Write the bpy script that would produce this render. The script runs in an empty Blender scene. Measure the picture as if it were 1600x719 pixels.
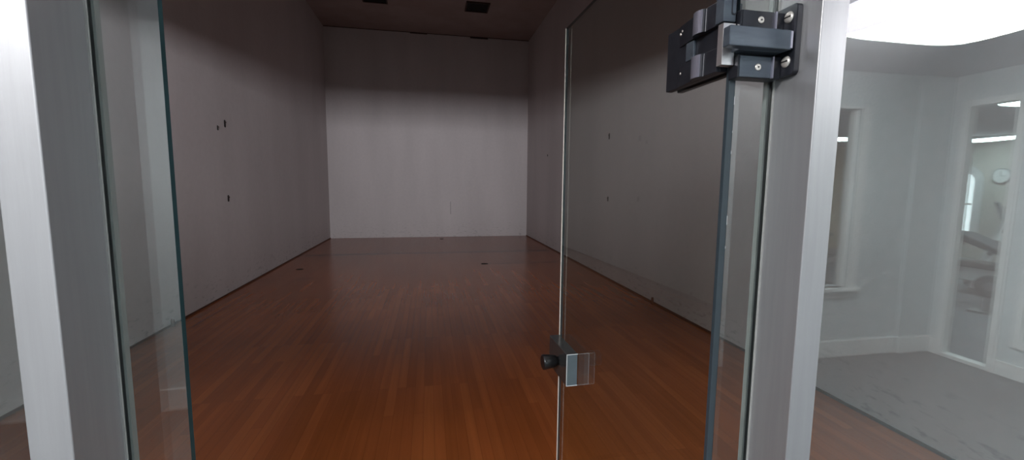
import bpy, bmesh, math, random
from mathutils import Vector, Matrix
random.seed(7)
sc = bpy.context.scene
COL = sc.collection
sc.view_settings.view_transform = 'Standard'
sc.view_settings.look = 'None'

# ------------------------------------------------------------------ helpers
def link(name, bm, mat, parent=None, smooth=False, bevel=0.0, seg=2):
    me = bpy.data.meshes.new(name)
    bm.normal_update(); bm.to_mesh(me); bm.free()
    o = bpy.data.objects.new(name, me); COL.objects.link(o)
    for m in (mat if isinstance(mat, (list, tuple)) else [mat]): me.materials.append(m)
    if smooth:
        for p in me.polygons: p.use_smooth = True
    if bevel:
        b = o.modifiers.new('bevel', 'BEVEL'); b.width = bevel; b.segments = seg; b.limit_method = 'ANGLE'
        b.angle_limit = math.radians(35)
    if parent is not None: o.parent = parent
    return o

def box(bm, x0, x1, y0, y1, z0, z1, mi=0):
    vs = [bm.verts.new(p) for p in ((x0,y0,z0),(x1,y0,z0),(x1,y1,z0),(x0,y1,z0),(x0,y0,z1),(x1,y0,z1),(x1,y1,z1),(x0,y1,z1))]
    fs = []
    for f in ((3,2,1,0),(4,5,6,7),(0,1,5,4),(1,2,6,5),(2,3,7,6),(3,0,4,7)):
        q = bm.faces.new([vs[i] for i in f]); q.material_index = mi; fs.append(q)
    return fs

def bx(*a, mi=0):
    bm = bmesh.new(); box(bm, *a, mi=mi); return bm

def tube(bm, p0, p1, r0, r1=None, n=20, caps=True, mi=0):
    p0, p1 = Vector(p0), Vector(p1); r1 = r0 if r1 is None else r1
    d = (p1-p0).normalized(); a = d.orthogonal().normalized(); b = d.cross(a)
    A = []; B = []
    for i in range(n):
        t = 2*math.pi*i/n; v = a*math.cos(t)+b*math.sin(t)
        A.append(bm.verts.new(p0+v*r0)); B.append(bm.verts.new(p1+v*r1))
    for i in range(n):
        j = (i+1) % n; f = bm.faces.new((A[i], A[j], B[j], B[i])); f.material_index = mi; f.smooth = True
    if caps:
        f = bm.faces.new(A[::-1]); f.material_index = mi; f = bm.faces.new(B); f.material_index = mi

def lathe(bm, p0, axis, prof, n=28, mi=0):
    """prof: list of (distance along axis, radius)"""
    p0 = Vector(p0); d = Vector(axis).normalized(); a = d.orthogonal().normalized(); b = d.cross(a)
    rings = []
    for s, r in prof:
        rings.append([bm.verts.new(p0+d*s+(a*math.cos(2*math.pi*i/n)+b*math.sin(2*math.pi*i/n))*r) for i in range(n)])
    for k in range(len(rings)-1):
        for i in range(n):
            j = (i+1) % n
            f = bm.faces.new((rings[k][i], rings[k][j], rings[k+1][j], rings[k+1][i])); f.smooth = True; f.material_index = mi
    bm.faces.new(rings[0][::-1]).material_index = mi; bm.faces.new(rings[-1]).material_index = mi

def prism(bm, pts, axis, a0, a1, mi=0):
    """extrude a closed polygon of 2-D points along axis 'x','y','z'"""
    def P(u, v, w):
        return {'x': (w, u, v), 'y': (u, w, v), 'z': (u, v, w)}[axis]
    A = [bm.verts.new(P(u, v, a0)) for u, v in pts]; B = [bm.verts.new(P(u, v, a1)) for u, v in pts]
    n = len(pts)
    bm.faces.new(A[::-1]).material_index = mi; bm.faces.new(B).material_index = mi
    for i in range(n):
        j = (i+1) % n; bm.faces.new((A[i], A[j], B[j], B[i])).material_index = mi
    bmesh.ops.recalc_face_normals(bm, faces=bm.faces)

def path_tube(bm, pts, r, n=10):
    for a, b in zip(pts[:-1], pts[1:]): tube(bm, a, b, r, r, n)
    for p in pts[1:-1]:
        bmesh.ops.create_uvsphere(bm, u_segments=n, v_segments=6, radius=r, matrix=Matrix.Translation(p))

def tag(o, label, cat, group=None, kind=None):
    o['label'] = label; o['category'] = cat
    if group: o['group'] = group
    if kind: o['kind'] = kind
    return o

def struct(name, bm, mat, label=None, cat=None, **k):
    o = link(name, bm, mat, **k); o['kind'] = 'structure'
    if label: o['label'] = label; o['category'] = cat
    return o

def empty(name, loc=(0,0,0), rz=0):
    o = bpy.data.objects.new(name, None); COL.objects.link(o); o.empty_display_size = .05
    o.location = loc; o.rotation_euler = (0, 0, rz); return o

def dup(root, loc=None, rz=None):
    r = root.copy(); COL.objects.link(r)
    if loc is not None: r.location = loc
    if rz is not None: r.rotation_euler = (0, 0, rz)
    for ch in list(root.children):
        c = ch.copy(); COL.objects.link(c); c.parent = r
        for g in ch.children:
            d = g.copy(); COL.objects.link(d); d.parent = c
    return r

# ------------------------------------------------------------------ materials
def new_mat(name):
    m = bpy.data.materials.new(name); m.use_nodes = True; nt = m.node_tree
    for n in list(nt.nodes): nt.nodes.remove(n)
    return m, nt, nt.nodes.new('ShaderNodeOutputMaterial')

def bsdf(nt, out, col=(.8,.8,.8), rough=.5, metal=0., spec=.5):
    b = nt.nodes.new('ShaderNodeBsdfPrincipled'); b.inputs['Base Color'].default_value = (*col, 1)
    b.inputs['Roughness'].default_value = rough; b.inputs['Metallic'].default_value = metal
    b.inputs['Specular IOR Level'].default_value = spec
    nt.links.new(b.outputs[0], out.inputs[0]); return b

def mottled(name, c1, c2, scale=3., rough=.6, metal=0., spec=.4, bump=0., bscale=60., stretch=(1,1,1), detail=4, span=(.35,.65)):
    m, nt, out = new_mat(name); b = bsdf(nt, out, c1, rough, metal, spec); L = nt.links.new
    tc = nt.nodes.new('ShaderNodeTexCoord'); mp = nt.nodes.new('ShaderNodeMapping'); mp.inputs['Scale'].default_value = stretch
    L(tc.outputs['Object'], mp.inputs[0])
    n = nt.nodes.new('ShaderNodeTexNoise'); n.inputs['Scale'].default_value = scale; n.inputs['Detail'].default_value = detail
    L(mp.outputs[0], n.inputs['Vector'])
    r = nt.nodes.new('ShaderNodeMapRange'); r.inputs['From Min'].default_value = span[0]; r.inputs['From Max'].default_value = span[1]
    L(n.outputs[0], r.inputs[0])
    x = nt.nodes.new('ShaderNodeMix'); x.data_type = 'RGBA'; x.inputs['A'].default_value = (*c1,1); x.inputs['B'].default_value = (*c2,1)
    L(r.outputs[0], x.inputs['Factor']); L(x.outputs['Result'], b.inputs['Base Color'])
    if bump:
        n2 = nt.nodes.new('ShaderNodeTexNoise'); n2.inputs['Scale'].default_value = bscale; n2.inputs['Detail'].default_value = 3
        L(mp.outputs[0], n2.inputs['Vector'])
        bp = nt.nodes.new('ShaderNodeBump'); bp.inputs['Strength'].default_value = bump; bp.inputs['Distance'].default_value = .002
        L(n2.outputs[0], bp.inputs['Height']); L(bp.outputs[0], b.inputs['Normal'])
    return m

def flat(name, col, rough=.5, metal=0., spec=.5):
    return mottled(name, col, tuple(c*.9 for c in col), 20, rough, metal, spec)

def glass_mat(name, tint, ior=1.62):
    m, nt, out = new_mat(name); L = nt.links.new
    g = nt.nodes.new('ShaderNodeNewGeometry')
    mr = nt.nodes.new('ShaderNodeMapRange'); mr.inputs['To Min'].default_value = ior; mr.inputs['To Max'].default_value = 1/ior
    L(g.outputs['Backfacing'], mr.inputs[0])
    fr = nt.nodes.new('ShaderNodeFresnel'); L(mr.outputs[0], fr.inputs['IOR'])
    t = nt.nodes.new('ShaderNodeBsdfTransparent'); t.inputs[0].default_value = (*tint, 1)
    gl = nt.nodes.new('ShaderNodeBsdfGlossy'); gl.inputs['Roughness'].default_value = 0.0; gl.inputs[0].default_value = (.93,1,.98,1)
    mx = nt.nodes.new('ShaderNodeMixShader'); L(fr.outputs[0], mx.inputs[0]); L(t.outputs[0], mx.inputs[1]); L(gl.outputs[0], mx.inputs[2])
    L(mx.outputs[0], out.inputs[0]); return m

def emit(name, col, s):
    m, nt, out = new_mat(name); L = nt.links.new
    e = nt.nodes.new('ShaderNodeEmission'); e.inputs[0].default_value = (*col,1); e.inputs[1].default_value = s
    L(e.outputs[0], out.inputs[0]); return m

def math_node(nt, op, a, b=None, c=None):
    n = nt.nodes.new('ShaderNodeMath'); n.operation = op
    for i, v in enumerate((a, b, c)):
        if v is None: continue
        if isinstance(v, (int, float)): n.inputs[i].default_value = v
        else: nt.links.new(v, n.inputs[i])
    return n.outputs[0]

def wood_floor():
    m, nt, out = new_mat('court_wood'); L = nt.links.new
    b = bsdf(nt, out, rough=.27, spec=.46)
    tc = nt.nodes.new('ShaderNodeTexCoord')
    sp = nt.nodes.new('ShaderNodeSeparateXYZ'); L(tc.outputs['Object'], sp.inputs[0])
    cb = nt.nodes.new('ShaderNodeCombineXYZ'); L(sp.outputs['Y'], cb.inputs[0]); L(sp.outputs['X'], cb.inputs[1])
    br = nt.nodes.new('ShaderNodeTexBrick'); br.offset = .37; br.offset_frequency = 3; br.squash = 1
    for k, v in {'Scale':1,'Brick Width':1.15,'Row Height':.072,'Mortar Size':.0009,'Mortar Smooth':.2,'Bias':0}.items(): br.inputs[k].default_value = v
    br.inputs['Color1'].default_value = (0,0,0,1); br.inputs['Color2'].default_value = (1,1,1,1); br.inputs['Mortar'].default_value = (0,0,0,1)
    L(cb.outputs[0], br.inputs['Vector'])
    ramp = nt.nodes.new('ShaderNodeValToRGB'); L(br.outputs['Color'], ramp.inputs[0])
    e = ramp.color_ramp.elements; e[0].color = (.22,.058,.014,1); e[1].color = (.285,.079,.020,1)
    k = ramp.color_ramp.elements.new(.5); k.color = (.245,.064,.016,1)
    mp = nt.nodes.new('ShaderNodeMapping'); mp.inputs['Scale'].default_value = (13,.5,1); L(tc.outputs['Object'], mp.inputs[0])
    gn = nt.nodes.new('ShaderNodeTexNoise'); gn.inputs['Scale'].default_value = 2; gn.inputs['Detail'].default_value = 5; L(mp.outputs[0], gn.inputs['Vector'])
    gr = nt.nodes.new('ShaderNodeMapRange'); gr.inputs['From Min'].default_value = .3; gr.inputs['From Max'].default_value = .7; gr.inputs['To Min'].default_value = .9; gr.inputs['To Max'].default_value = 1.08
    L(gn.outputs[0], gr.inputs[0])
    big = nt.nodes.new('ShaderNodeTexNoise'); big.inputs['Scale'].default_value = .7; big.inputs['Detail'].default_value = 2; L(tc.outputs['Object'], big.inputs['Vector'])
    bgr = nt.nodes.new('ShaderNodeMapRange'); bgr.inputs['From Min'].default_value = .3; bgr.inputs['From Max'].default_value = .7; bgr.inputs['To Min'].default_value = .85; bgr.inputs['To Max'].default_value = 1.12
    L(big.outputs[0], bgr.inputs[0])
    v = math_node(nt, 'MULTIPLY', gr.outputs[0], bgr.outputs[0])
    joint = math_node(nt, 'SUBTRACT', 1, math_node(nt, 'MULTIPLY', br.outputs['Fac'], .35)); v = math_node(nt, 'MULTIPLY', v, joint)
    # worn dark court lines across the boards
    wn = nt.nodes.new('ShaderNodeTexNoise'); wn.inputs['Scale'].default_value = 3.5; wn.inputs['Detail'].default_value = 3; L(tc.outputs['Object'], wn.inputs['Vector'])
    def line(y, hw, x0, x1, s, thr):
        d = math_node(nt, 'LESS_THAN', math_node(nt, 'ABSOLUTE', math_node(nt, 'SUBTRACT', sp.outputs['Y'], y)), hw)
        a = math_node(nt, 'GREATER_THAN', sp.outputs['X'], x0); c = math_node(nt, 'LESS_THAN', sp.outputs['X'], x1)
        w = math_node(nt, 'GREATER_THAN', wn.outputs[0], thr)
        q = math_node(nt, 'MULTIPLY', math_node(nt, 'MULTIPLY', d, a), math_node(nt, 'MULTIPLY', c, w))
        return math_node(nt, 'SUBTRACT', 1, math_node(nt, 'MULTIPLY', q, s))
    for a in ((10.45,.10,-3.04,2.9,.75,.36), (8.82,.065,.95,3.04,.6,.42), (7.85,.05,-3.04,-2.0,.4,.42)):
        v = math_node(nt, 'MULTIPLY', v, line(*a))
    vm = nt.nodes.new('ShaderNodeVectorMath'); vm.operation = 'SCALE'; L(ramp.outputs[0], vm.inputs[0]); L(v, vm.inputs['Scale'])
    L(vm.outputs[0], b.inputs['Base Color'])
    rr = nt.nodes.new('ShaderNodeMapRange'); rr.inputs['To Min'].default_value = .19; rr.inputs['To Max'].default_value = .26; L(gn.outputs[0], rr.inputs[0]); L(rr.outputs[0], b.inputs['Roughness'])
    bp = nt.nodes.new('ShaderNodeBump'); bp.inputs['Strength'].default_value = .25; bp.inputs['Distance'].default_value = .0006
    L(joint, bp.inputs['Height']); L(bp.outputs[0], b.inputs['Normal'])
    return m

def court_wall(name, marks=None, crack=False):
    """painted panel wall with faint painted shadow streaks, scuffs low down, fine orange-peel"""
    m, nt, out = new_mat(name); L = nt.links.new
    b = bsdf(nt, out, rough=.55, spec=.3)
    tc = nt.nodes.new('ShaderNodeTexCoord'); sp = nt.nodes.new('ShaderNodeSeparateXYZ'); L(tc.outputs['Object'], sp.inputs[0])
    def noise(scale, stretch, detail=4):
        mp = nt.nodes.new('ShaderNodeMapping'); mp.inputs['Scale'].default_value = stretch; L(tc.outputs['Object'], mp.inputs[0])
        n = nt.nodes.new('ShaderNodeTexNoise'); n.inputs['Scale'].default_value = scale; n.inputs['Detail'].default_value = detail
        L(mp.outputs[0], n.inputs['Vector']); return n.outputs[0]
    def mr(s, a, c, lo, hi):
        n = nt.nodes.new('ShaderNodeMapRange'); n.inputs[1].default_value = a; n.inputs[2].default_value = c
        n.inputs[3].default_value = lo; n.inputs[4].default_value = hi; L(s, n.inputs[0]); return n.outputs[0]
    v = mr(noise(1.1, (1,1,.2)), .35, .65, (.92 if crack else .94), 1.04)  # vertical streaks painted in for the shadow bands on the far wall
    v = math_node(nt, 'MULTIPLY', v, mr(noise(14, (1,1,1)), .3, .7, .975, 1.02))
    low = mr(sp.outputs['Z'], 0, .55, 1, 0)
    sc_ = math_node(nt, 'MULTIPLY', mr(noise(9, (1,1,3), 6), .57, .70, 0, .34), low)
    v = math_node(nt, 'MULTIPLY', v, math_node(nt, 'SUBTRACT', 1, sc_))
    if crack:
        a = math_node(nt, 'LESS_THAN', math_node(nt, 'ABSOLUTE', math_node(nt, 'SUBTRACT', sp.outputs['X'], .571)), .008)
        c = math_node(nt, 'MULTIPLY', math_node(nt, 'GREATER_THAN', sp.outputs['Z'], .72), math_node(nt, 'LESS_THAN', sp.outputs['Z'], 1.12))
        v = math_node(nt, 'MULTIPLY', v, math_node(nt, 'SUBTRACT', 1, math_node(nt, 'MULTIPLY', math_node(nt, 'MULTIPLY', a, c), .55)))
    vm = nt.nodes.new('ShaderNodeVectorMath'); vm.operation = 'SCALE'; vm.inputs[0].default_value = (.53,.482,.475); L(v, vm.inputs['Scale'])
    L(vm.outputs[0], b.inputs['Base Color'])
    bp = nt.nodes.new('ShaderNodeBump'); bp.inputs['Strength'].default_value = .5; bp.inputs['Distance'].default_value = .002
    L(noise(45, (1,1,1), 2), bp.inputs['Height']); L(bp.outputs[0], b.inputs['Normal'])
    return m

M = {}
M['wood'] = wood_floor()
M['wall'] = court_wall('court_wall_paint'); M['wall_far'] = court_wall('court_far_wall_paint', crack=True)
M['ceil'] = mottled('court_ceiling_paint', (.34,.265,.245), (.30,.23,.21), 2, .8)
M['lobby_wall'] = mottled('lobby_wall_paint', (.65,.71,.73), (.62,.68,.70), 1.5, .7, bump=.2)
M['lobby_ceil'] = mottled('lobby_ceiling_tile', (.66,.68,.72), (.62,.64,.68), 2, .9)
M['carpet'] = mottled('grey_carpet', (.19,.215,.225), (.15,.17,.18), 40, .95, spec=.1, bump=.6, bscale=300)
M['base'] = mottled('white_baseboard_paint', (.84,.86,.86), (.8,.82,.82), 4, .4)
M['alu'] = mottled('white_anodised_aluminium', (.35,.35,.355), (.33,.33,.335), 3, .40, .62, .5, bump=.05, bscale=8, stretch=(30,30,1.5))
M['glass'] = glass_mat('clear_court_glass', (.94,.975,.97))
M['glass_gym'] = glass_mat('gym_window_glass', (.97,.98,.98), 1.3)
M['glass_door'] = glass_mat('door_glass', (.90,.92,.90), 1.55)
M['edge_dark'] = mottled('dark_glass_edge', (.008,.018,.022), (.018,.03,.035), 4, .3, 0, .4, stretch=(1,1,2))
M['edge'] = mottled('green_glass_edge', (.010,.040,.046), (.022,.060,.066), 4, .4, 0, .25, stretch=(1,1,2))
M['edge_light'] = flat('refracted_edge_light', (.75,.66,.60), .3)
M['black'] = mottled('black_hinge_metal', (.012,.013,.018), (.02,.022,.028), 30, .32, .25, .5)
M['slate'] = mottled('slate_satin_metal', (.085,.105,.125), (.065,.08,.10), 12, .42, .5, .5, bump=.1, bscale=40, stretch=(1,1,6))
M['seal'] = mottled('slate_edge_seal', (.022,.034,.042), (.030,.043,.052), 3, .35, 0, .5)
M['chrome'] = mottled('satin_chrome', (.78,.76,.75), (.68,.66,.66), 30, .28, .9)
M['highlight'] = mottled('barrel_highlight_metal', (.34,.34,.40), (.22,.22,.27), 40, .3, .7, stretch=(1,1,.1))
M['screw'] = mottled('screw_steel', (.72,.68,.62), (.55,.52,.48), 60, .35, .6)
M['dark'] = flat('dark_recess', (.012,.010,.009), .7)
M['unlit'] = mottled('unlit_lamp_grille', (.035,.016,.012), (.05,.025,.02), 30, .6)
M['gasket'] = flat('grey_glazing_gasket', (.30,.305,.29), .6)
M['knob'] = flat('black_rubber_knob', (.008,.008,.009), .28)
M['latch'] = mottled('brushed_latch_metal', (.15,.15,.15), (.11,.11,.11), 40, .22, .75, stretch=(1,1,.2))
M['latch_face'] = flat('latch_end_face', (.10,.125,.14), .4, .3)
M['latch_rim'] = flat('latch_bright_rim', (.75,.76,.76), .3, .4)
M['brown'] = flat('brown_wood_peg', (.09,.03,.015), .6)
M['lens'] = emit('lit_acrylic_lens', (1,.985,1), 46)
M['lens_dim'] = emit('acrylic_end_cap', (.93,.84,1), 7)
M['lens_cool'] = emit('cool_fluorescent_lens', (.8,.97,1), 40)
M['gym_wall'] = mottled('gym_wall_paint', (.60,.585,.54), (.56,.545,.5), 2, .8)
M['gym_tan'] = mottled('gym_tan_paint', (.60,.50,.38), (.56,.46,.35), 2, .8)
M['gym_floor'] = mottled('gym_rubber_floor', (.20,.21,.235), (.25,.26,.285), 30, .8)
M['day'] = emit('daylight_pane', (.85,.95,1), 5)
M['gymblack'] = flat('gym_black_vinyl', (.09,.10,.11), .5)
M['gymgrey'] = flat('gym_grey_metal', (.30,.32,.34), .4, .3)
M['gymwhite'] = flat('gym_white_metal', (.85,.87,.88), .4)

# ------------------------------------------------------------------ dimensions
HW = 3.05; YF = 13.65; ZC = 6.186; YG = .757; ZL = 2.74; ZD = 2.31
YB = -1.87; XE = 4.95; XW = -5.6
LX0, LX1 = -.627, -.5755; RX0, RX1 = .5875, .6435

# ------------------------------------------------------------------ court shell
struct('floor', bx(-HW-.1, HW+.1, YG+.02, YF+.1, -.1, 0), M['wood'], 'narrow-board red-brown polished wood court floor', 'floor')
struct('wall_left', bx(-HW-.15, -HW, YG+.02, YF+.15, 0, ZC), M['wall'], 'long off-white court side wall left of the far wall', 'wall')
struct('wall_right', bx(HW, HW+.15, YG+.02, YF+.15, 0, ZC), M['wall'], 'long off-white court side wall seen partly through the open glass door', 'wall')
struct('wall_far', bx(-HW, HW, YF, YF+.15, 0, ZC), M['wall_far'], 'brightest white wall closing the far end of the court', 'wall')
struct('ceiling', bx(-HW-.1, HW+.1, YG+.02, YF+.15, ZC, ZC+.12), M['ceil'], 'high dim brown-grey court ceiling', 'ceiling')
bm = bmesh.new(); box(bm, -HW, HW, YG+.02, YG+.2, 2.53, ZC); box(bm, LX1, RX0, YG, YG+.02, ZD+.05, ZL); box(bm, LX1, RX0, YG+.02, YG+.2, ZD+.05, 2.53); box(bm, -HW, HW, 2.0, 2.2, 3.09, ZC); box(bm, -HW, HW, YG+.2, 2.0, 3.3, 3.45)  # includes unseen beam and overhang added to cut lamp light on far wall
struct('wall_near', bm, M['wall'])
# dark joint where ceiling meets the far wall (cracked at the right)
bm = bmesh.new(); box(bm, -HW+.01, HW-.01, YF-.02, YF, ZC-.014, ZC-.001)
box(bm, 1.2, 1.75, YF-.035, YF, ZC-.05, ZC-.012); box(bm, -.6, -.1, YF-.03, YF, ZC-.035, ZC-.012)
struct('trim_1', bm, M['unlit'])
bm = bmesh.new(); box(bm, -HW, -HW+.012, 1.2, YF, 0, .022); struct('trim_2', bm, M['brown'])
bm = bmesh.new(); box(bm, HW-.012, HW, 1.2, YF, 0, .022); struct('trim_3', bm, M['brown'])

# unlit ceiling squares
def ceiling_square(x, y, label):
    t = empty('ceiling_light', (x, y, ZC)); tag(t, label, 'ceiling light', 'unlit square lights in the court ceiling')
    bm = bmesh.new()
    for a in ((-.30,.30,-.30,-.27),(-.30,.30,.27,.30),(-.30,-.27,-.27,.27),(.27,.30,-.27,.27)): box(bm, *a, -.03, 0)
    link('frame', bm, M['unlit'], t)
    bm = bmesh.new(); box(bm, -.27, .27, -.27, .27, -.012, 0)
    for i in range(6): box(bm, -.27, .27, -.235+i*.09, -.225+i*.09, -.025, -.012)
    link('louvre', bm, M['dark'], t)
ceiling_square(1.17, 11.4, 'dark unlit square light in court ceiling, right one near the far wall')
ceiling_square(-1.36, 11.36, 'dark unlit square light in court ceiling, left one cut by the top of the view')

# wall anchor holes and floor pegs
def anchor(side, y, z, w, h, label, name='wall_anchor'):
    s = 1 if side > 0 else -1
    t = empty(name, (s*HW, y, z)); tag(t, label, 'wall anchor', 'dark anchor holes in the court side walls')
    bm = bmesh.new()
    pts = [(w/2*math.cos(a)*(1), (h/2-w/2)*(1 if math.sin(a) >= 0 else -1) + w/2*math.sin(a)) for a in [2*math.pi*i/16+.01 for i in range(16)]]
    prism(bm, pts, 'x', -s*.004, 0); link('slot', bm, M['dark'], t)
    bm = bmesh.new(); tube(bm, (-s*.004, 0, h*.18), (-s*.02, 0, h*.18), w*.2, w*.16, 12); link('stud', bm, M['unlit'], t)
anchor(-1, 7.13, 2.53, .05, .11, 'larger dark anchor hole of the upper pair on left court wall')
anchor(-1, 6.9, 2.44, .035, .07, 'smaller dark anchor hole of the upper pair on left court wall')
anchor(-1, 7.1, 1.426, .05, .10, 'dark anchor hole alone low on left court wall')
anchor(1, 7.2, 2.536, .05, .11, 'upper dark anchor hole on right court wall behind the glass door')
anchor(1, 7.17, 1.43, .045, .09, 'lower dark anchor hole on right court wall behind the glass door')
anchor(1, 11.2, 2.46, .05, .06, 'tiny dark anchor hole on right court wall left of the glass door edge')
def peg(side, label):
    s = 1 if side > 0 else -1
    bm = bmesh.new(); lathe(bm, (s*(HW-.028), 5.45, 0), (0,0,1), [(0,.02),(.06,.018),(.085,.014),(.09,.006)], 16)
    tag(link('floor_peg', bm, M['brown']), label, 'peg', 'small brown pegs at the foot of the court side walls')
peg(-1, 'small brown peg on floor against left court wall, seen through glass strip')
peg(1, 'small brown peg on floor against right court wall, seen through glass door')
def cover(x, y, r, label):
    bm = bmesh.new(); lathe(bm, (x, y, 0), (0,0,1), [(0,r),(.004,r),(.008,r*.7)], 20)
    bmesh.ops.scale(bm, vec=(1.5,1,1), space=Matrix.Translation((-x,-y,0)), verts=bm.verts)
    tag(link('floor_socket', bm, M['dark']), label, 'floor socket', 'dark socket covers in the court floor')
cover(1.045, 8.83, .05, 'dark socket cover in wood floor at the start of short worn line')
cover(-2.57, 8.76, .045, 'dark socket cover in wood floor beside left court wall')
cover(.27, 13.1, .04, 'tiny dark socket cover in wood floor at foot of far wall')

# ------------------------------------------------------------------ lobby shell
bm = bmesh.new(); box(bm, XW-.1, XE+.05, YB-.1, YG+.02, -.1, 0); struct('floor_lobby', bm, M['carpet'], 'grey lobby carpet seen as a reflection in right glass pane', 'floor')
bm = bmesh.new(); box(bm, XW-.1, XE+.1, YB-.1, YG+.1, ZL, ZL+.12); struct('ceiling_lobby', bm, M['lobby_ceil'])
# back wall of the lobby with a window opening (x 3.0..4.0)
wx0, wx1, wz0, wz1 = 2.75, 3.90, .70, 2.40
bm = bmesh.new()
box(bm, XW, wx0, YB-.12, YB, 0, ZL); box(bm, wx1, XE, YB-.12, YB, 0, ZL); box(bm, wx0, wx1, YB-.12, YB, 0, wz0); box(bm, wx0, wx1, YB-.12, YB, wz1, ZL)
box(bm, 4.56, XE, YB, YB+.03, 0, ZL)
struct('wall_back', bm, M['lobby_wall'])
w = struct('window_1', bx(wx0, wx1, YB-.07, YB-.062, wz0, wz1), M['glass_gym'])
bm = bmesh.new(); t_ = .10
for a in ((wx0-t_, wx0, wz0-t_, wz1+.02), (wx1, wx1+t_, wz0, wz1+.02)): box(bm, a[0], a[1], YB, YB+.02, a[2], a[3])
box(bm, wx0-t_, wx1+t_, YB, YB+.018, wz1, wz1+.02); box(bm, wx0, wx0+.03, YB-.08, YB-.05, wz0, wz1); box(bm, wx1-.035, wx1, YB-.08, YB-.02, wz0, wz1)
link('window_frame', bm, M['base'], w, bevel=.003)
bm = bmesh.new(); box(bm, wx0-.12, wx1+.12, YB-.05, YB+.05, wz0-.035, wz0); box(bm, wx0-t_, wx1+t_, YB, YB+.016, wz0-.10, wz0-.035); link('window_sill', bm, M['base'], w, bevel=.004)
# end wall with sidelight opening and second window
bm = bmesh.new(); X1 = XE+.12
box(bm, XE, X1, YB-.12, -1.73, 0, ZL); box(bm, XE, X1, -1.73, -1.34, 2.46, ZL); box(bm, XE, X1, -1.34, -1.17, 0, ZL)
box(bm, XE, X1, -1.17, -.2, 0, .31); box(bm, XE, X1, -1.17, -.2, 2.46, ZL); box(bm, XE, X1, -.2, YG+.1, 0, ZL)
struct('wall_end', bm, M['lobby_wall'])
w = struct('window_2', bx(XE+.05, XE+.058, -1.73, -1.34, .03, 2.46), M['glass_gym'])
bm = bmesh.new()
box(bm, XE-.02, XE+.08, -1.76, -1.70, 0, 2.50); box(bm, XE-.02, XE+.08, -1.36, -1.30, 0, 2.50); box(bm, XE-.02, XE+.08, -1.70, -1.36, 0, .035)
box(bm, XE-.02, XE+.08, -1.70, -1.36, 2.44, 2.50); link('window_frame', bm, M['base'], w, bevel=.003)
w = struct('window_3', bx(XE+.05, XE+.058, -1.17, -.2, .31, 2.46), M['glass_gym'])
bm = bmesh.new()
box(bm, XE-.02, XE+.08, -1.20, -1.14, .28, 2.50); box(bm, XE-.02, XE+.08, -.22, -.17, .28, 2.50); box(bm, XE-.02, XE+.08, -1.14, -.22, .28, .34)
box(bm, XE-.02, XE+.08, -1.14, -.22, 2.44, 2.50); link('window_frame', bm, M['base'], w, bevel=.003)
struct('wall_west', bx(XW-.12, XW, YB-.12, YG+.1, 0, ZL), M['lobby_wall'])
# court-front wall either side of the glass
bm = bmesh.new(); box(bm, HW, XE, YG-.02, YG+.12, 0, ZL); box(bm, XW, -HW, YG-.02, YG+.12, 0, ZL); struct('wall_front', bm, M['lobby_wall'])
bm = bmesh.new()
box(bm, XW, 4.56, YB, YB+.018, 0, .165); box(bm, 4.56, XE, YB+.03, YB+.048, 0, .165); struct('baseboard_back', bm, M['base'], bevel=.004)
bm = bmesh.new(); box(bm, XE-.018, XE, YB+.048, -1.76, 0, .165); box(bm, XE-.018, XE, -1.30, YG-.02, 0, .13); struct('baseboard_end', bm, M['base'], bevel=.004)

# ------------------------------------------------------------------ glazing of the court front
def pane(bm_faces, thick_axis): pass
def glass_box(x0, x1, y0, y1, z0, z1):
    """slab: big faces clear, narrow faces green"""
    bm = bmesh.new(); fs = box(bm, x0, x1, y0, y1, z0, z1)
    ax = 1 if (y1-y0) < (x1-x0) else 0
    bm.normal_update()
    for f in fs: f.material_index = 0 if abs(f.normal[ax]) > .5 else 1
    return bm
GM = [M['glass'], M['edge']]; TH = .012
struct('window_4', glass_box(-.5755, -.482, YG, YG+TH, 0, ZD), GM, 'narrow fixed glass strip beside left aluminium post', 'glass strip')
struct('window_5', glass_box(.501, .5875, YG, YG+TH, 0, ZD), [M['glass'], M['edge_dark']], 'narrow fixed glass strip between right aluminium post and door edge', 'glass strip')
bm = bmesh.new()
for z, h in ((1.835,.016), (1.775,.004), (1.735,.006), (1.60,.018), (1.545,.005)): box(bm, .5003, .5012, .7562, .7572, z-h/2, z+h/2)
link('edge_glint', bm, M['latch_rim'], bpy.data.objects['window_5'])  # small bright boxes painted in as highlights on the glass edge
struct('window_6', glass_box(-HW, LX0, YG, YG+TH, 0, ZL), GM, 'glass pane beyond left aluminium post', 'glass pane')
struct('window_7', glass_box(RX1, HW, YG, YG+TH, 0, ZL), GM, 'large glass pane right of right post reflecting the lobby', 'glass pane')
def post(name, x0, x1, label):
    bm = bmesh.new(); box(bm, x0, x1, .66, .78, 0, ZL)
    o = struct(name, bm, M['alu'], label, 'post', bevel=.0022, seg=3)
    bm = bmesh.new()
    s = 1 if x0 < 0 else -1; xi = x1 if x0 < 0 else x0; xo = x0 if x0 < 0 else x1
    box(bm, min(xi, xi+s*.003), max(xi, xi+s*.003), YG-.003, YG, 0, ZD); box(bm, min(xi, xi+s*.004), max(xi, xi+s*.004), YG+TH, YG+TH+.011, 0, ZD)
    link('gasket', bm, M['gasket'], o)
    return o
post('trim_4', LX0, LX1, 'left aluminium door post with bright front and grey side')
post('trim_5', RX0, RX1, 'right aluminium door post carrying the black hinge')
struct('trim_6', bx(LX1, RX0, .69, .78, ZD, ZD+.05), M['alu'])
bm = bmesh.new(); box(bm, -HW, LX0, YG-.02, YG+.03, 0, .03); box(bm, RX1, HW, YG-.02, YG+.03, 0, .03); box(bm, -HW, HW, YG-.03, YG+.04, ZL-.04, ZL+.02)
struct('trim_7', bm, M['alu'])

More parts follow.
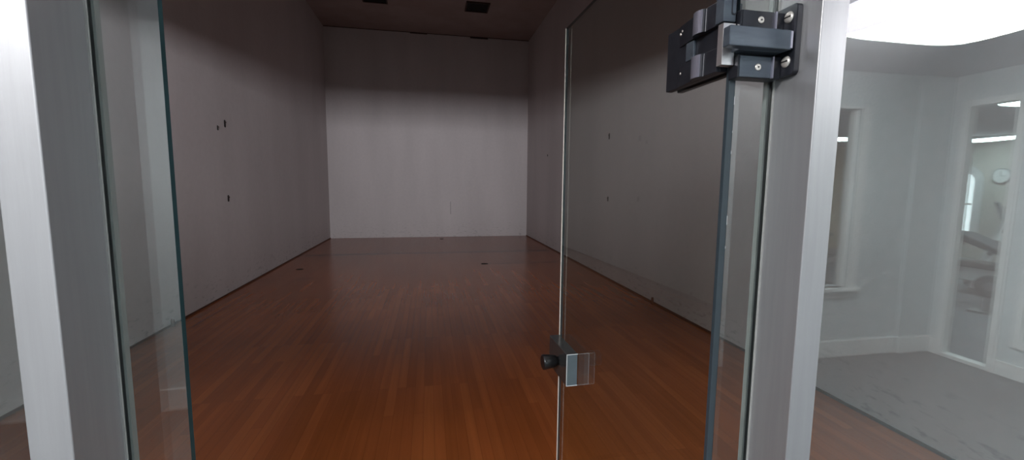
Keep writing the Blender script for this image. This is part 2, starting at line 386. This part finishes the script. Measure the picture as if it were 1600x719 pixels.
# ------------------------------------------------------------------ the open glass door
DA = math.atan2(-.025, .955)          # heading of the open leaf off +y
D = empty('door_1', (.4925, .765, 0), -DA); D['kind'] = 'structure'; tag(D, 'clear glass door standing open into the court, hinged on right post', 'door')
DL = .955
bm = bmesh.new(); fs = box(bm, -.006, .006, 0, DL, .012, 2.295); bm.normal_update()
for f in fs: f.material_index = 0 if abs(f.normal.x) > .5 else 1
link('glass_leaf', bm, [M['glass_door'], M['edge_dark']], D)
bm = bmesh.new(); box(bm, -.0075, -.0045, DL-.003, DL+.0008, .012, 2.295); o = link('refracted_edge', bm, M['edge_light'], D); o['label'] = 'free edge of the door with painted pale refraction line'  # pale colour stands for light refracted along the free edge
bm = bmesh.new(); box(bm, -.0068, .0068, -.010, -.0004, .012, 1.900); o = link('edge_seal', bm, M['seal'], D, bevel=.001); o['label'] = 'slate grey edge seal below the hinge'
bm = bmesh.new(); box(bm, -.0068, .0068, -.011, -.0004, 1.900, 1.908); link('seal_cap', bm, M['black'], D)
# latch box with knob near the free edge, on the opening side
bm = bmesh.new(); box(bm, -.052, -.007, .735, .95, .897, 1.024)
lb = link('latch_box', bm, M['latch'], D, bevel=.0015); lb['label'] = 'grey metal latch box'
bm = bmesh.new(); box(bm, -.0498, -.0085, .7335, .7348, .9, 1.021); link('end_face', bm, M['latch_face'], lb)
bm = bmesh.new(); e_ = .0022
for a in ((-.052,-.0495,.897,1.024), (-.052,-.007,1.0215,1.024), (-.052,-.007,.897,.8995)): box(bm, a[0], a[1], .7325, .735, a[2], a[3])
link('rim', bm, M['latch_rim'], lb)
bm = bmesh.new()
lathe(bm, (-.052, .835, .957), (-1, 0, 0), [(0,.018),(.008,.018),(.010,.024),(.058,.0305),(.064,.0295),(.066,.026)], 32)
o = link('knob', bm, M['knob'], lb); o['label'] = 'black rubber knob'

# ------------------------------------------------------------------ the black hinge
H = empty('door_hinge', (0,0,0)); tag(H, 'black metal glass-door hinge with clamp plate and silver screws on right post', 'hinge')
# wall plate (x is thickness)
def rrect(u0, u1, v0, v1, r, n=5):
    P = []
    for cx, cy, a0 in ((u1-r, v1-r, 0), (u0+r, v1-r, 90), (u0+r, v0+r, 180), (u1-r, v0+r, 270)):
        for i in range(n+1):
            a = math.radians(a0+90*i/n); P.append((cx+r*math.cos(a), cy+r*math.sin(a)))
    return P
bm = bmesh.new(); prism(bm, rrect(.70, .757, 1.876, 2.003, .007), 'x', .5755, .5873)
pl = link('mounting_plate', bm, M['black'], H, bevel=.0012)
for z in (1.982, 1.902):
    bm = bmesh.new(); lathe(bm, (.5755, .7185, z), (-1,0,0), [(0,.0105),(.001,.0105),(.0035,.008),(.0045,.004)], 28)
    s_ = link('screw', bm, M['screw'], pl); s_['label'] = 'large silver screw head'
    bm = bmesh.new(); box(bm, .5706, .5745, .7112, .7258, z-.0013, z+.0013); link('screw_slot', bm, M['dark'], pl)
# clamp blocks on the glass strip
def block(z0, z1, zs):
    bm = bmesh.new(); box(bm, .483, .5755, .730, .7565, z0, z1); b = link('clamp_block', bm, M['black'], H, bevel=.0015)
    bm = bmesh.new(); box(bm, .486, .553, .7285, .730, z0+.0015, z1-.0015); link('face_plate', bm, M['slate'] if z0 < 1.9 else M['black'], b, bevel=.0005)
    bm = bmesh.new(); box(bm, .553, .5560, .7245, .730, z0+.001, z1-.001); link('bright_lip', bm, M['highlight'], b)
    bm = bmesh.new(); lathe(bm, (.5245, .7285, zs), (0,-1,0), [(0,.0064),(.0012,.0064),(.002,.005)], 24)
    lathe(bm, (.5245, .7265, zs), (0,-1,0), [(0,.0019),(.0003,.0019)], 6, mi=1)
    bb = link('screw', bm, [M['screw'], M['dark']], b); bb['label'] = 'small silver socket screw'
    bm = bmesh.new(); box(bm, .503, .5755, .7695, .782, z0+.008, z1); link('rear_block', bm, M['black'], b, bevel=.0015)
block(1.955, 1.994, 1.977); block(1.872, 1.913, 1.892)
bm = bmesh.new(); box(bm, .4405, .569, .7005, .7195, 1.9185, 1.9535); box(bm, .475, .569, .7195, .7565, 1.9185, 1.9535)
o = link('pivot_bar', bm, M['slate'], H, bevel=.0018); o['label'] = 'slate grey pivot bar'
bm = bmesh.new(); box(bm, .5655, .5695, .6992, .7005, 1.921, 1.951); link('bar_highlight', bm, M['highlight'], o)
bm = bmesh.new(); box(bm, .484, .5755, .745, .7565, 1.873, 1.996); link('spine', bm, M['black'], H, bevel=.001)
# pale pivot spacer and upper pivot block
bm = bmesh.new(); box(bm, .456, .482, .7405, .7565, 1.896, 1.972); o = link('pivot_spacer', bm, M['chrome'], H, bevel=.001); o['label'] = 'pale satin spacer'
bm = bmesh.new(); box(bm, .4530, .479, .738, .762, 1.9735, 2.075)
o = link('pivot_cap', bm, M['slate'], H, bevel=.0015)
bm = bmesh.new(); prism(bm, rrect(.4685, .4785, 1.985, 2.04, .004), 'y', .7371, .738); link('slot_rim', bm, M['black'], o)
bm = bmesh.new(); prism(bm, rrect(.4705, .4768, 1.988, 2.036, .003), 'y', .7366, .7372); link('slot', bm, M['slate'], o)
# clamp on the door leaf (extends along the leaf)
def yz(pts, x0, x1, m, name, par, bev=.0012):
    bm = bmesh.new(); prism(bm, pts, 'x', x0, x1); return link(name, bm, m, par, bevel=bev)
cl = yz(rrect(.764, .957, 1.889, 2.021, .003), .470, .4855, M['black'], 'leaf_clamp', H)
yz(rrect(.766, .957, 1.889, 2.021, .003), .4995, .513, M['black'], 'rear_clamp', H)
for z0, z1 in ((1.976, 2.021), (1.889, 1.934)):
    # arm swelling into a rounded barrel with a vertical axis
    pts = [(.764,.470),(.764,.462),(.797,.460)]
    for i in range(9):
        a = math.pi*(1-i/8); pts.append((.822+.020*math.cos(a)*1.0, .461-.010*math.sin(a)))
    pts += [(.862,.463),(.905,.468),(.905,.470)]
    bm = bmesh.new(); prism(bm, [(b_, a_) for a_, b_ in pts], 'z', z0, z1); o = link('knuckle', bm, M['black'], cl, bevel=.0008)
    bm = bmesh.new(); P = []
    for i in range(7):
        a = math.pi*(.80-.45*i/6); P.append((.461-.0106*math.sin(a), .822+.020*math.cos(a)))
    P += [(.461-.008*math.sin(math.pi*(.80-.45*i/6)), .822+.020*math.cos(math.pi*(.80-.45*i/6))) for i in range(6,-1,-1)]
    prism(bm, P, 'z', z0+.0005, z1-.0005); link('barrel_highlight', bm, M['highlight'], o)  # lighter strip built onto the barrel as its highlight
bm = bmesh.new(); box(bm, .464, .470, .845, .872, 1.936, 1.974); link('recess_block', bm, M['slate'], cl, bevel=.001)
for y, z in ((.893, 2.008), (.900, 2.003), (.893, 1.917)):
    bm = bmesh.new(); bmesh.ops.create_uvsphere(bm, u_segments=14, v_segments=8, radius=.0034, matrix=Matrix.Translation((.4685, y, z)))
    o = link('rivet', bm, M['screw'], cl, smooth=True); o['label'] = 'small bright rivet head'

# ------------------------------------------------------------------ lobby ceiling lights (the right one shows in the pane, the left one is added and unseen)
def fixture(x, y, sx, sy, label, mats=('lens','lens_dim')):
    t = empty('ceiling_light', (x, y, ZL)); tag(t, label, 'ceiling light', 'cushion-shaped fluorescent lights on the lobby ceiling')
    bm = bmesh.new(); box(bm, -sx/2+.02, sx/2-.02, -sy/2+.02, sy/2-.02, -.035, 0); link('tray', bm, M['gymwhite'], t)
    bm = bmesh.new(); N, K = 28, 14; V = []
    for i in range(N+1):
        u = -1+2*i/N; row = []
        for k in range(K+1):
            v = -1+2*k/K
            dz = .125*max(0, 1-abs(u)**4)**.5*max(0, 1-abs(v)**3)**.5
            row.append(bm.verts.new((u*sx/2, v*sy/2, -.03-dz)))
        V.append(row)
    for i in range(N):
        for k in range(K):
            f = bm.faces.new((V[i][k], V[i][k+1], V[i+1][k+1], V[i+1][k])); f.smooth = True
            f.material_index = 1 if i < N*.12 else 0
    link('lens', bm, [M[m] for m in mats], t)
    return t
fixture(2.9, -.60, 1.24, .62, 'lit cushion-shaped ceiling light mirrored in right glass pane')
fixture(-1.25, -.62, 1.24, .62, 'added unseen cushion-shaped ceiling light over the lobby behind the viewer')  # unseen fixture added to brighten the front of the left post

# ------------------------------------------------------------------ gym seen by reflection
GX, GY = 12.2, -8.2
bm = bmesh.new(); box(bm, 2.0, GX+.1, GY-.1, YB-.12, -.1, 0); box(bm, XE+.12, GX+.1, YB-.12, YG+.1, -.1, 0); struct('floor_gym', bm, M['gym_floor'])
bm = bmesh.new(); box(bm, 2.0, GX+.1, GY-.1, YB-.12, ZL+.02, ZL+.14); box(bm, XE+.12, GX+.1, YB-.12, YG+.1, ZL+.02, ZL+.14); struct('ceiling_gym', bm, M['lobby_ceil'])
struct('wall_gym_end', bx(GX, GX+.12, GY, YG+.1, 0, ZL+.02), M['gym_wall'])
struct('wall_gym_back', bx(2.0, GX, GY-.12, GY, 0, ZL+.02), M['gym_tan'])
struct('wall_gym_side', bx(1.9, 2.0, GY, YB-.12, 0, ZL+.02), M['gym_wall'])
struct('wall_gym_front', bx(XE+.12, GX, YG, YG+.1, 0, ZL+.02), M['gym_wall'])
# arched window on the gym end wall
w = empty('window_9', (GX, -6.34, 0)); w['kind'] = 'structure'
def arch(r, z0, zc, n=16): return [(-r, z0), (r, z0)] + [(r*math.cos(math.pi*i/n), zc+r*math.sin(math.pi*i/n)) for i in range(n+1)]
bm = bmesh.new(); prism(bm, arch(.40, .45, 1.82), 'x', -.03, -.001); link('window_frame', bm, M['gymwhite'], w)
bm = bmesh.new(); prism(bm, arch(.24, .55, 1.82), 'x', -.045, -.03); link('pane', bm, M['day'], w)
bm = bmesh.new(); box(bm, -.06, -.045, -.24, .24, 1.30, 1.34); box(bm, -.06, -.045, -.02, .02, .8, 2.1); link('glazing_bar', bm, M['gymwhite'], w)
# wall clock
t = empty('wall_clock', (GX, -5.65, 1.955)); tag(t, 'round pale wall clock reflected beside the arched gym window', 'clock')
bm = bmesh.new(); lathe(bm, (0,0,0), (-1,0,0), [(0,.17),(.03,.17),(.04,.155)], 32); link('case', bm, M['gymgrey'], t)
bm = bmesh.new(); lathe(bm, (-.041,0,0), (-1,0,0), [(0,.145),(.002,.145)], 32); link('dial', bm, M['base'], t)
bm = bmesh.new(); box(bm, -.05, -.044, -.006, .006, 0, .11); link('hand', bm, M['gymblack'], t)
bm = bmesh.new(); box(bm, -.05, -.044, 0, .08, -.006, .006); link('hand', bm, M['gymblack'], t)

# linear gym ceiling lights
def gym_light(x, y, L_, W_, label):
    t = empty('ceiling_light', (x, y, ZL+.018)); tag(t, label, 'ceiling light', 'cool fluorescent gym ceiling lights')
    bm = bmesh.new(); box(bm, -L_/2, L_/2, -W_/2, W_/2, -.05, 0); link('housing', bm, M['gymwhite'], t)
    bm = bmesh.new(); prism(bm, [(W_*.45*math.cos(math.pi+math.pi*i/10), -.05+.05*math.sin(math.pi+math.pi*i/10)) for i in range(11)], 'x', -L_/2+.01, L_/2-.01); link('lens', bm, M['lens_cool'], t)
gym_light(11.3, -5.5, .3, 1.5, 'cool gym ceiling light in front of the arched window')
gym_light(7.4, -2.35, 1.2, .6, 'cool gym ceiling light nearest the lobby glass')
gym_light(8.7, -6.2, 1.2, .4, 'cool gym ceiling light by the tan wall')
gym_light(5.0, -4.8, 1.2, .5, 'cool gym ceiling light behind the lobby back window')
gym_light(10.0, -1.0, 1.2, .5, 'cool gym ceiling light far behind the lobby end wall')

# treadmill: deck runs along local y, console at +y
def treadmill():
    t = empty('treadmill', (9.0, -3.09, 0), math.radians(148)); tag(t, 'grey treadmill with upright console reflected in the gym doorway', 'treadmill')
    bm = bmesh.new(); prism(bm, [(-.95,.06),(.75,.06),(.85,.16),(.75,.22),(-.95,.14)], 'x', -.36, .36); link('deck', bm, M['gymgrey'], t, bevel=.01)
    bm = bmesh.new(); prism(bm, [(-.9,.145),(.5,.208),(.5,.218),(-.9,.155)], 'x', -.25, .25); link('belt', bm, M['gymblack'], t)
    bm = bmesh.new(); prism(bm, [(.3,.2),(.88,.16),(.80,.36),(.55,.38)], 'x', -.34, .34); link('motor_cover', bm, M['gymblack'], t, bevel=.02)
    for s in (-1, 1):
        bm = bmesh.new(); path_tube(bm, [(s*.34,.78,.12),(s*.34,.50,1.12)], .04); link('upright', bm, M['gymwhite'], t)
        bm = bmesh.new(); path_tube(bm, [(s*.34,.52,1.05),(s*.35,.15,1.0),(s*.35,.0,.93)], .025); link('handrail', bm, M['gymblack'], t)
    bm = bmesh.new(); prism(bm, [(.44,1.16),(.56,1.20),(.64,1.46),(.60,1.48),(.50,1.26),(.42,1.20)], 'x', -.38, .38); link('console', bm, M['gymgrey'], t, bevel=.015)
    bm = bmesh.new(); box(bm, -.2, .2, .52, .535, 1.27, 1.40); link('screen', bm, M['gymblack'], t)
    for i in range(5):
        bm = bmesh.new(); lathe(bm, (.385, .74-.055*i, .35+.17*i), (1,0,0), [(0,.035),(.02,.035)], 14); link('bolt_cover', bm, M['gymblack'], t)
    return t
treadmill()
# exercise bench (white frame, black pad) with a weight plate leaning on it
t = empty('weight_bench', (7.55, -3.0, 0), math.radians(90)); tag(t, 'white framed black padded bench reflected in the gym doorway', 'bench')
bm = bmesh.new(); box(bm, -.95, .8, -.05, .05, .36, .55); link('rail', bm, M['gymwhite'], t, bevel=.01)
bm = bmesh.new(); prism(bm, [(-.95,.56),(.5,.56),(.45,.63),(-.95,.68)], 'y', -.15, .15); link('seat_pad', bm, M['gymblack'], t, bevel=.02)
bm = bmesh.new(); prism(bm, [(.55,.66),(.55,.73),(-.25,1.05),(-.9,1.06),(-.9,.98),(-.3,.96)], 'y', -.16, .16); link('back_pad', bm, M['gymblack'], t, bevel=.02)
for x in (-.85, .7):
    bm = bmesh.new(); box(bm, x-.04, x+.04, -.05, .05, .05, .38); box(bm, x-.04, x+.04, -.3, .3, 0, .05); link('leg', bm, M['gymgrey'], t, bevel=.008)
t = empty('weight_plate', (7.25, -2.74, .37), math.radians(75)); tag(t, 'dark round weight plate standing before the white bench', 'weight plate')
bm = bmesh.new(); lathe(bm, (0,-.03,0), (0,1,0), [(0,.13),(.006,.15),(.05,.15),(.056,.13)], 36); link('disc', bm, M['gymblack'], t)
bm = bmesh.new(); lathe(bm, (0,-.034,0), (0,1,0), [(0,.06),(.064,.06)], 20); link('hub', bm, M['gymgrey'], t)
bm = bmesh.new(); box(bm, -.16, .16, -.1, .1, -.37, -.34); box(bm, -.05, .05, -.025, .02, -.34, -.13); link('stand', bm, M['gymgrey'], t)
# exercise bike beyond the lobby back window
t = empty('exercise_bike', (6.6, -4.4, 0), math.radians(20)); tag(t, 'dark exercise bike reflected in the lobby back window', 'exercise bike')
bm = bmesh.new(); path_tube(bm, [(-.5,0,.05),(.5,0,.05)], .04); box(bm, -.55, -.45, -.25, .25, 0, .06); box(bm, .45, .55, -.25, .25, 0, .06); link('base', bm, M['gymgrey'], t)
bm = bmesh.new(); lathe(bm, (.3,-.04,.36), (0,1,0), [(0,.24),(.01,.26),(.07,.26),(.08,.24)], 32); link('flywheel', bm, M['gymblack'], t)
bm = bmesh.new(); path_tube(bm, [(-.15,0,.08),(-.28,0,.85)], .035); path_tube(bm, [(.3,0,.1),(.42,0,1.05)], .035); path_tube(bm, [(-.2,0,.4),(.36,0,.62)], .04); link('frame', bm, M['gymwhite'], t)
bm = bmesh.new(); prism(bm, [(-.45,.85),(-.1,.87),(-.08,.92),(-.45,.95)], 'y', -.11, .11); link('saddle', bm, M['gymblack'], t, bevel=.02)
bm = bmesh.new(); path_tube(bm, [(.42,-.22,1.05),(.42,.22,1.05)], .02); path_tube(bm, [(.42,-.22,1.05),(.2,-.24,1.1)], .02); path_tube(bm, [(.42,.22,1.05),(.2,.24,1.1)], .02); link('handlebar', bm, M['gymblack'], t)
for s in (-1, 1):
    bm = bmesh.new(); path_tube(bm, [(.02,s*.1,.36),(.02,s*.1,.36-s*.17)], .015); box(bm, -.03, .07, s*.1-.0, s*.1+s*.1, .36-s*.17-.01, .36-s*.17+.01)
    bmesh.ops.recalc_face_normals(bm, faces=bm.faces); link('pedal', bm, M['gymblack'], t)

# ------------------------------------------------------------------ lights
def area(name, loc, rot, sx, sy, power, col=(1,1,1), spread=180):
    l = bpy.data.lights.new(name, 'AREA'); l.shape = 'RECTANGLE'; l.size = sx; l.size_y = sy; l.energy = power; l.color = col; l.spread = math.radians(spread)
    o = bpy.data.objects.new(name, l); COL.objects.link(o); o.location = loc; o.rotation_euler = rot; return o
# unseen strip lamp added over the court entrance to brighten the far wall
area('added_far_wall_lamp', (0, 1.25, 3.022), (math.radians(90), 0, 0), 5.2, .10, 98, (.93,.94,1), 82)

w = bpy.data.worlds.new('world'); w.use_nodes = True; sc.world = w
w.node_tree.nodes['Background'].inputs[0].default_value = (.02,.02,.022,1); w.node_tree.nodes['Background'].inputs[1].default_value = 1

# ------------------------------------------------------------------ camera
yaw, pitch, roll = .19184, .105816, .009038
cy, sy, cp, sp = math.cos(yaw), math.sin(yaw), math.cos(pitch), math.sin(pitch)
F = Vector((sy*cp, cy*cp, -sp)); R = Vector((cy, -sy, 0)); U = R.cross(F)
R2 = R*math.cos(roll)+U*math.sin(roll); U2 = -R*math.sin(roll)+U*math.cos(roll)
cam = bpy.data.cameras.new('camera'); co = bpy.data.objects.new('camera', cam); COL.objects.link(co)
cam.sensor_width = 36; cam.lens = 665.46/1600*36; cam.clip_start = .02; cam.clip_end = 100
mt = Matrix((R2, U2, -F)).transposed().to_4x4(); mt.translation = Vector((-.0865, 0, 1.6673)); co.matrix_world = mt
sc.camera = co
sc.cycles.max_bounces = 12; sc.cycles.transparent_max_bounces = 24; sc.cycles.diffuse_bounces = 5; sc.cycles.glossy_bounces = 6
